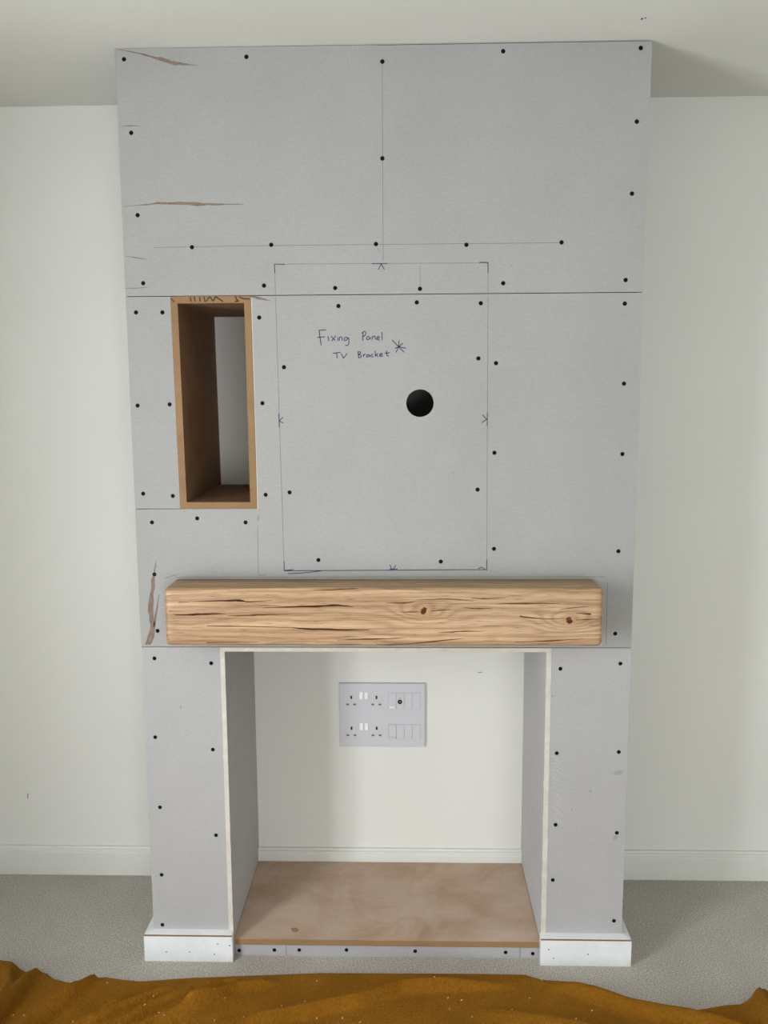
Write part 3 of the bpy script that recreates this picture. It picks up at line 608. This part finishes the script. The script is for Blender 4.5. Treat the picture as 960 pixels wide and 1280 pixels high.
# ------------------------------------------------------------------ media socket plate on the recess wall
SX0, SX1, SZ0, SZ1 = 0.4930, 0.7647, 0.4430, 0.6522
PY = D - .011
SO = ((SX0 + SX1) / 2, D, SZ0)
sock = thing('media_plate', 'large white multi-socket faceplate with switches on the recess back wall', 'socket plate', SO)
face = link('faceplate', box(SX0, SX1, PY, D, SZ0, SZ1, bevel=.0016, seg=2), M['plastic'], sock, SO)
def sx(u): return SX0 + (u - 145) / 638 * (SX1 - SX0)          # faceplate layout
def sz(v): return SZ1 - (v - 85) / 475 * (SZ1 - SZ0)
def hole(parent, u, v, w, h, mat):
    link('pin_slot', box(sx(u) - w / 2, sx(u) + w / 2, PY - .0006, PY + .001, sz(v) - h / 2, sz(v) + h / 2), mat, parent, SO)
for v0 in (0, 232):
    for u0 in (0, 188):
        so = link('socket_outlet', box(sx(u0 + 190), sx(u0 + 282), PY - .0004, PY + .001, sz(v0 + 256), sz(v0 + 166), bevel=.0003, seg=1), M['plastic'], sock, SO)
        for u, v, w, h, mt in ((236, 188, .0055, .0105, 'pin'), (208, 241, .0090, .0055, 'pin_soft'), (261, 241, .0090, .0055, 'pin_soft')):
            hole(so, u0 + u, v0 + v, w, h, M[mt])
    for u in (310, 348):
        bm = bmesh.new(); add_box(bm, sx(u - 13), sx(u + 13), PY - .0045, PY + .001, sz(v0 + 200), sz(v0 + 150), bevel=.0012)
        for vv in bm.verts:                                     # rocker: pressed in at the top
            if vv.co.z > (sz(v0 + 175)) and vv.co.y < PY - .002: vv.co.y += .0036
        link('rocker_switch', bm, M['plastic_bright'], sock, SO)
for r, (va, vb) in enumerate(((153, 270), (390, 500))):
    for c, (ua, ub) in enumerate(((512, 571), (573, 629), (631, 689), (691, 750))):
        fr = link('module', box(sx(ua), sx(ub), PY - .0003, PY + .001, sz(vb), sz(va)), M['plastic_line'], sock, SO)
        gap = .0011 if (c, r) == (0, 1) else .00045
        link('module_cover', box(sx(ua) + gap, sx(ub) - gap, PY - .0012, PY, sz(vb) + gap, sz(va) - gap, bevel=.0003, seg=1), M['plastic'], fr, SO)
        if c == 0:
            link('shutter_lip', box(sx(ua + 8), sx(ub - 8), PY - .0040, PY - .001, sz(vb - 2) , sz(vb - 18), bevel=.0004, seg=1), M['plastic_bright' if r == 0 else 'plastic'], fr, SO)
        if (r, c) == (0, 1):
            bm = bmesh.new()
            for ra, d0, d1 in ((.0072, PY - .0030, PY - .001), ):
                n = 20
                a = [bm.verts.new((sx(598) + ra * math.cos(6.2832 * k / n), d1, sz(219) + ra * math.sin(6.2832 * k / n))) for k in range(n)]
                b = [bm.verts.new((v.co.x, d0, v.co.z)) for v in a]
                cc = [bm.verts.new((sx(598) + (v.co.x - sx(598)) * .3, d0, sz(219) + (v.co.z - sz(219)) * .3)) for v in a]
                dd = [bm.verts.new((v.co.x, d1, v.co.z)) for v in cc]
                for P_, Q_ in ((a, b), (b, cc), (cc, dd)):
                    for k in range(n): bm.faces.new((P_[k], P_[(k + 1) % n], Q_[(k + 1) % n], Q_[k]))
                bm.faces.new(dd)
            link('aerial_socket', bm, M['pin'], fr, SO)['label'] = 'round black aerial socket'
            bm = bmesh.new(); add_blob(bm, sx(598), sz(219), PY - .0012, .0012, thick=.0020, n=8, rough=0); link('aerial_pin', bm, M['plastic_line'], fr, SO)
            bm = bmesh.new(); add_ribbon(bm, [(sx(590), sz(190)), (sx(606), sz(190))], PY - .0012, .0012); link('printed_mark', bm, M['pin_soft'], fr, SO)

# ------------------------------------------------------------------ mustard fleece blanket on the carpet
ex = np.array([p[0] for p in BLANKET_EDGE]); ey = np.array([p[1] for p in BLANKET_EDGE])
NX, NV = 420, 150
ux = np.linspace(-0.72, 1.98, NX)
edge = np.interp(ux, ex, ey)
vv = np.concatenate([np.linspace(0, .012, 7), .012 + (np.linspace(0, 1, NV - 6)[1:] ** 1.5) * 0.95])
XX, VV = np.meshgrid(ux, vv, indexing='ij')
YY = edge[:, None] - VV
# smooth the edge wiggle out with distance from the edge
FOLD_SPEC = [(.019, .020), (.012, .018), (.011, .016), (.011, .017), (.016, .020), (.009, .013), (.014, .020), (.010, .016), (.014, .020), (.016, .024), (.014, .022), (.007, .030)]
def seg_field(pts):
    dmin = np.full(XX.shape, 9.0); par = np.zeros(XX.shape)
    L = 0; tot = sum(math.dist(a, b) for a, b in zip(pts, pts[1:]))
    for a, b in zip(pts, pts[1:]):
        dx, dy = b[0] - a[0], b[1] - a[1]; l2 = dx * dx + dy * dy
        t = np.clip(((XX - a[0]) * dx + (YY - a[1]) * dy) / l2, 0, 1)
        d = np.hypot(XX - a[0] - t * dx, YY - a[1] - t * dy)
        side = np.sign((XX - a[0]) * dy - (YY - a[1]) * dx)
        m = d < np.abs(dmin); dmin = np.where(m, d * np.where(side == 0, 1, side), dmin); par = np.where(m, (L + t * math.sqrt(l2)) / tot, par)
        L += math.sqrt(l2)
    return dmin, par
ZZ = .0065 + .007 * (1 - np.exp(-(VV / .007) ** 1.3))
for f, (amp, w) in zip(FOLDS, FOLD_SPEC):
    d, s = seg_field(f)
    ww = np.where(d > 0, w * 1.15, w * .50)                      # folds lean: steep on one side
    ZZ += amp * np.clip(.55 + VV / .035, 0, 2.3) * np.exp(-(d / ww) ** 2) * (1 if amp > .0155 else np.clip(.15 + s / .25, 0, 1))
for i in range(NX):
    for j in range(0, NV):
        p = Vector((XX[i, j] * 7, YY[i, j] * 7, 2.0))
        ZZ[i, j] += .0028 * (mnoise.noise(p) + .5 * mnoise.noise(p * 2.7)) * min(1, VV[i, j] / .03)
ZZ = np.maximum(ZZ, .0055)
def blanket_height(x, y):
    i = int(np.argmin(np.abs(ux - x))); j = int(np.argmin(np.abs(YY[i] - y))); return float(ZZ[i, j])
BLO = (0.63, -0.6, 0)
verts = np.stack([XX - BLO[0], YY - BLO[1], ZZ], -1).reshape(-1, 3)
faces = [(i * NV + j, i * NV + j + 1, (i + 1) * NV + j + 1, (i + 1) * NV + j) for i in range(NX - 1) for j in range(NV - 1)]
me = bpy.data.meshes.new('blanket'); me.from_pydata(verts.tolist(), [], faces); me.update()
me.polygons.foreach_set('use_smooth', [True] * len(me.polygons)); me.materials.append(M['fleece'])
bl = bpy.data.objects.new('blanket', me); COL.objects.link(bl); bl.location = BLO
if me.polygons[0].normal.z < 0: me.flip_normals()
sm = bl.modifiers.new('thickness', 'SOLIDIFY'); sm.thickness = .004; sm.offset = -1
tag(bl, 'crumpled mustard fleece blanket spread on the carpet in front of the hearth', 'blanket')

bm = bmesh.new()
for x, y in CHIPS + [(random.uniform(-.3, 1.6), random.uniform(-.32, -.17)) for _ in range(14)]:
    if y > np.interp(x, ux, edge) - .01: continue
    z = blanket_height(x, y) + .0006
    a = random.uniform(0, 3.1); l = random.uniform(.0015, .0036); w = random.uniform(.0008, .0016)
    c, s = math.cos(a), math.sin(a)
    q = [(-l, -w * .4, 0), (l, -w, .0008), (l * .9, w * .6, .0010), (-l * .8, w, .0002)]
    lo = [bm.verts.new((x + c * p - s * r, y + s * p + c * r, z + h)) for p, r, h in q]
    hi = [bm.verts.new((v.co.x, v.co.y, v.co.z + .0007)) for v in lo]
    bm.faces.new(hi); bm.faces.new(lo[::-1])
    for k in range(4): bm.faces.new((lo[k], lo[(k + 1) % 4], hi[(k + 1) % 4], hi[k]))
tag(link('wood_shavings', bm, M['chip']), 'tiny pale wood shavings scattered over the mustard blanket', 'debris', kind='stuff')
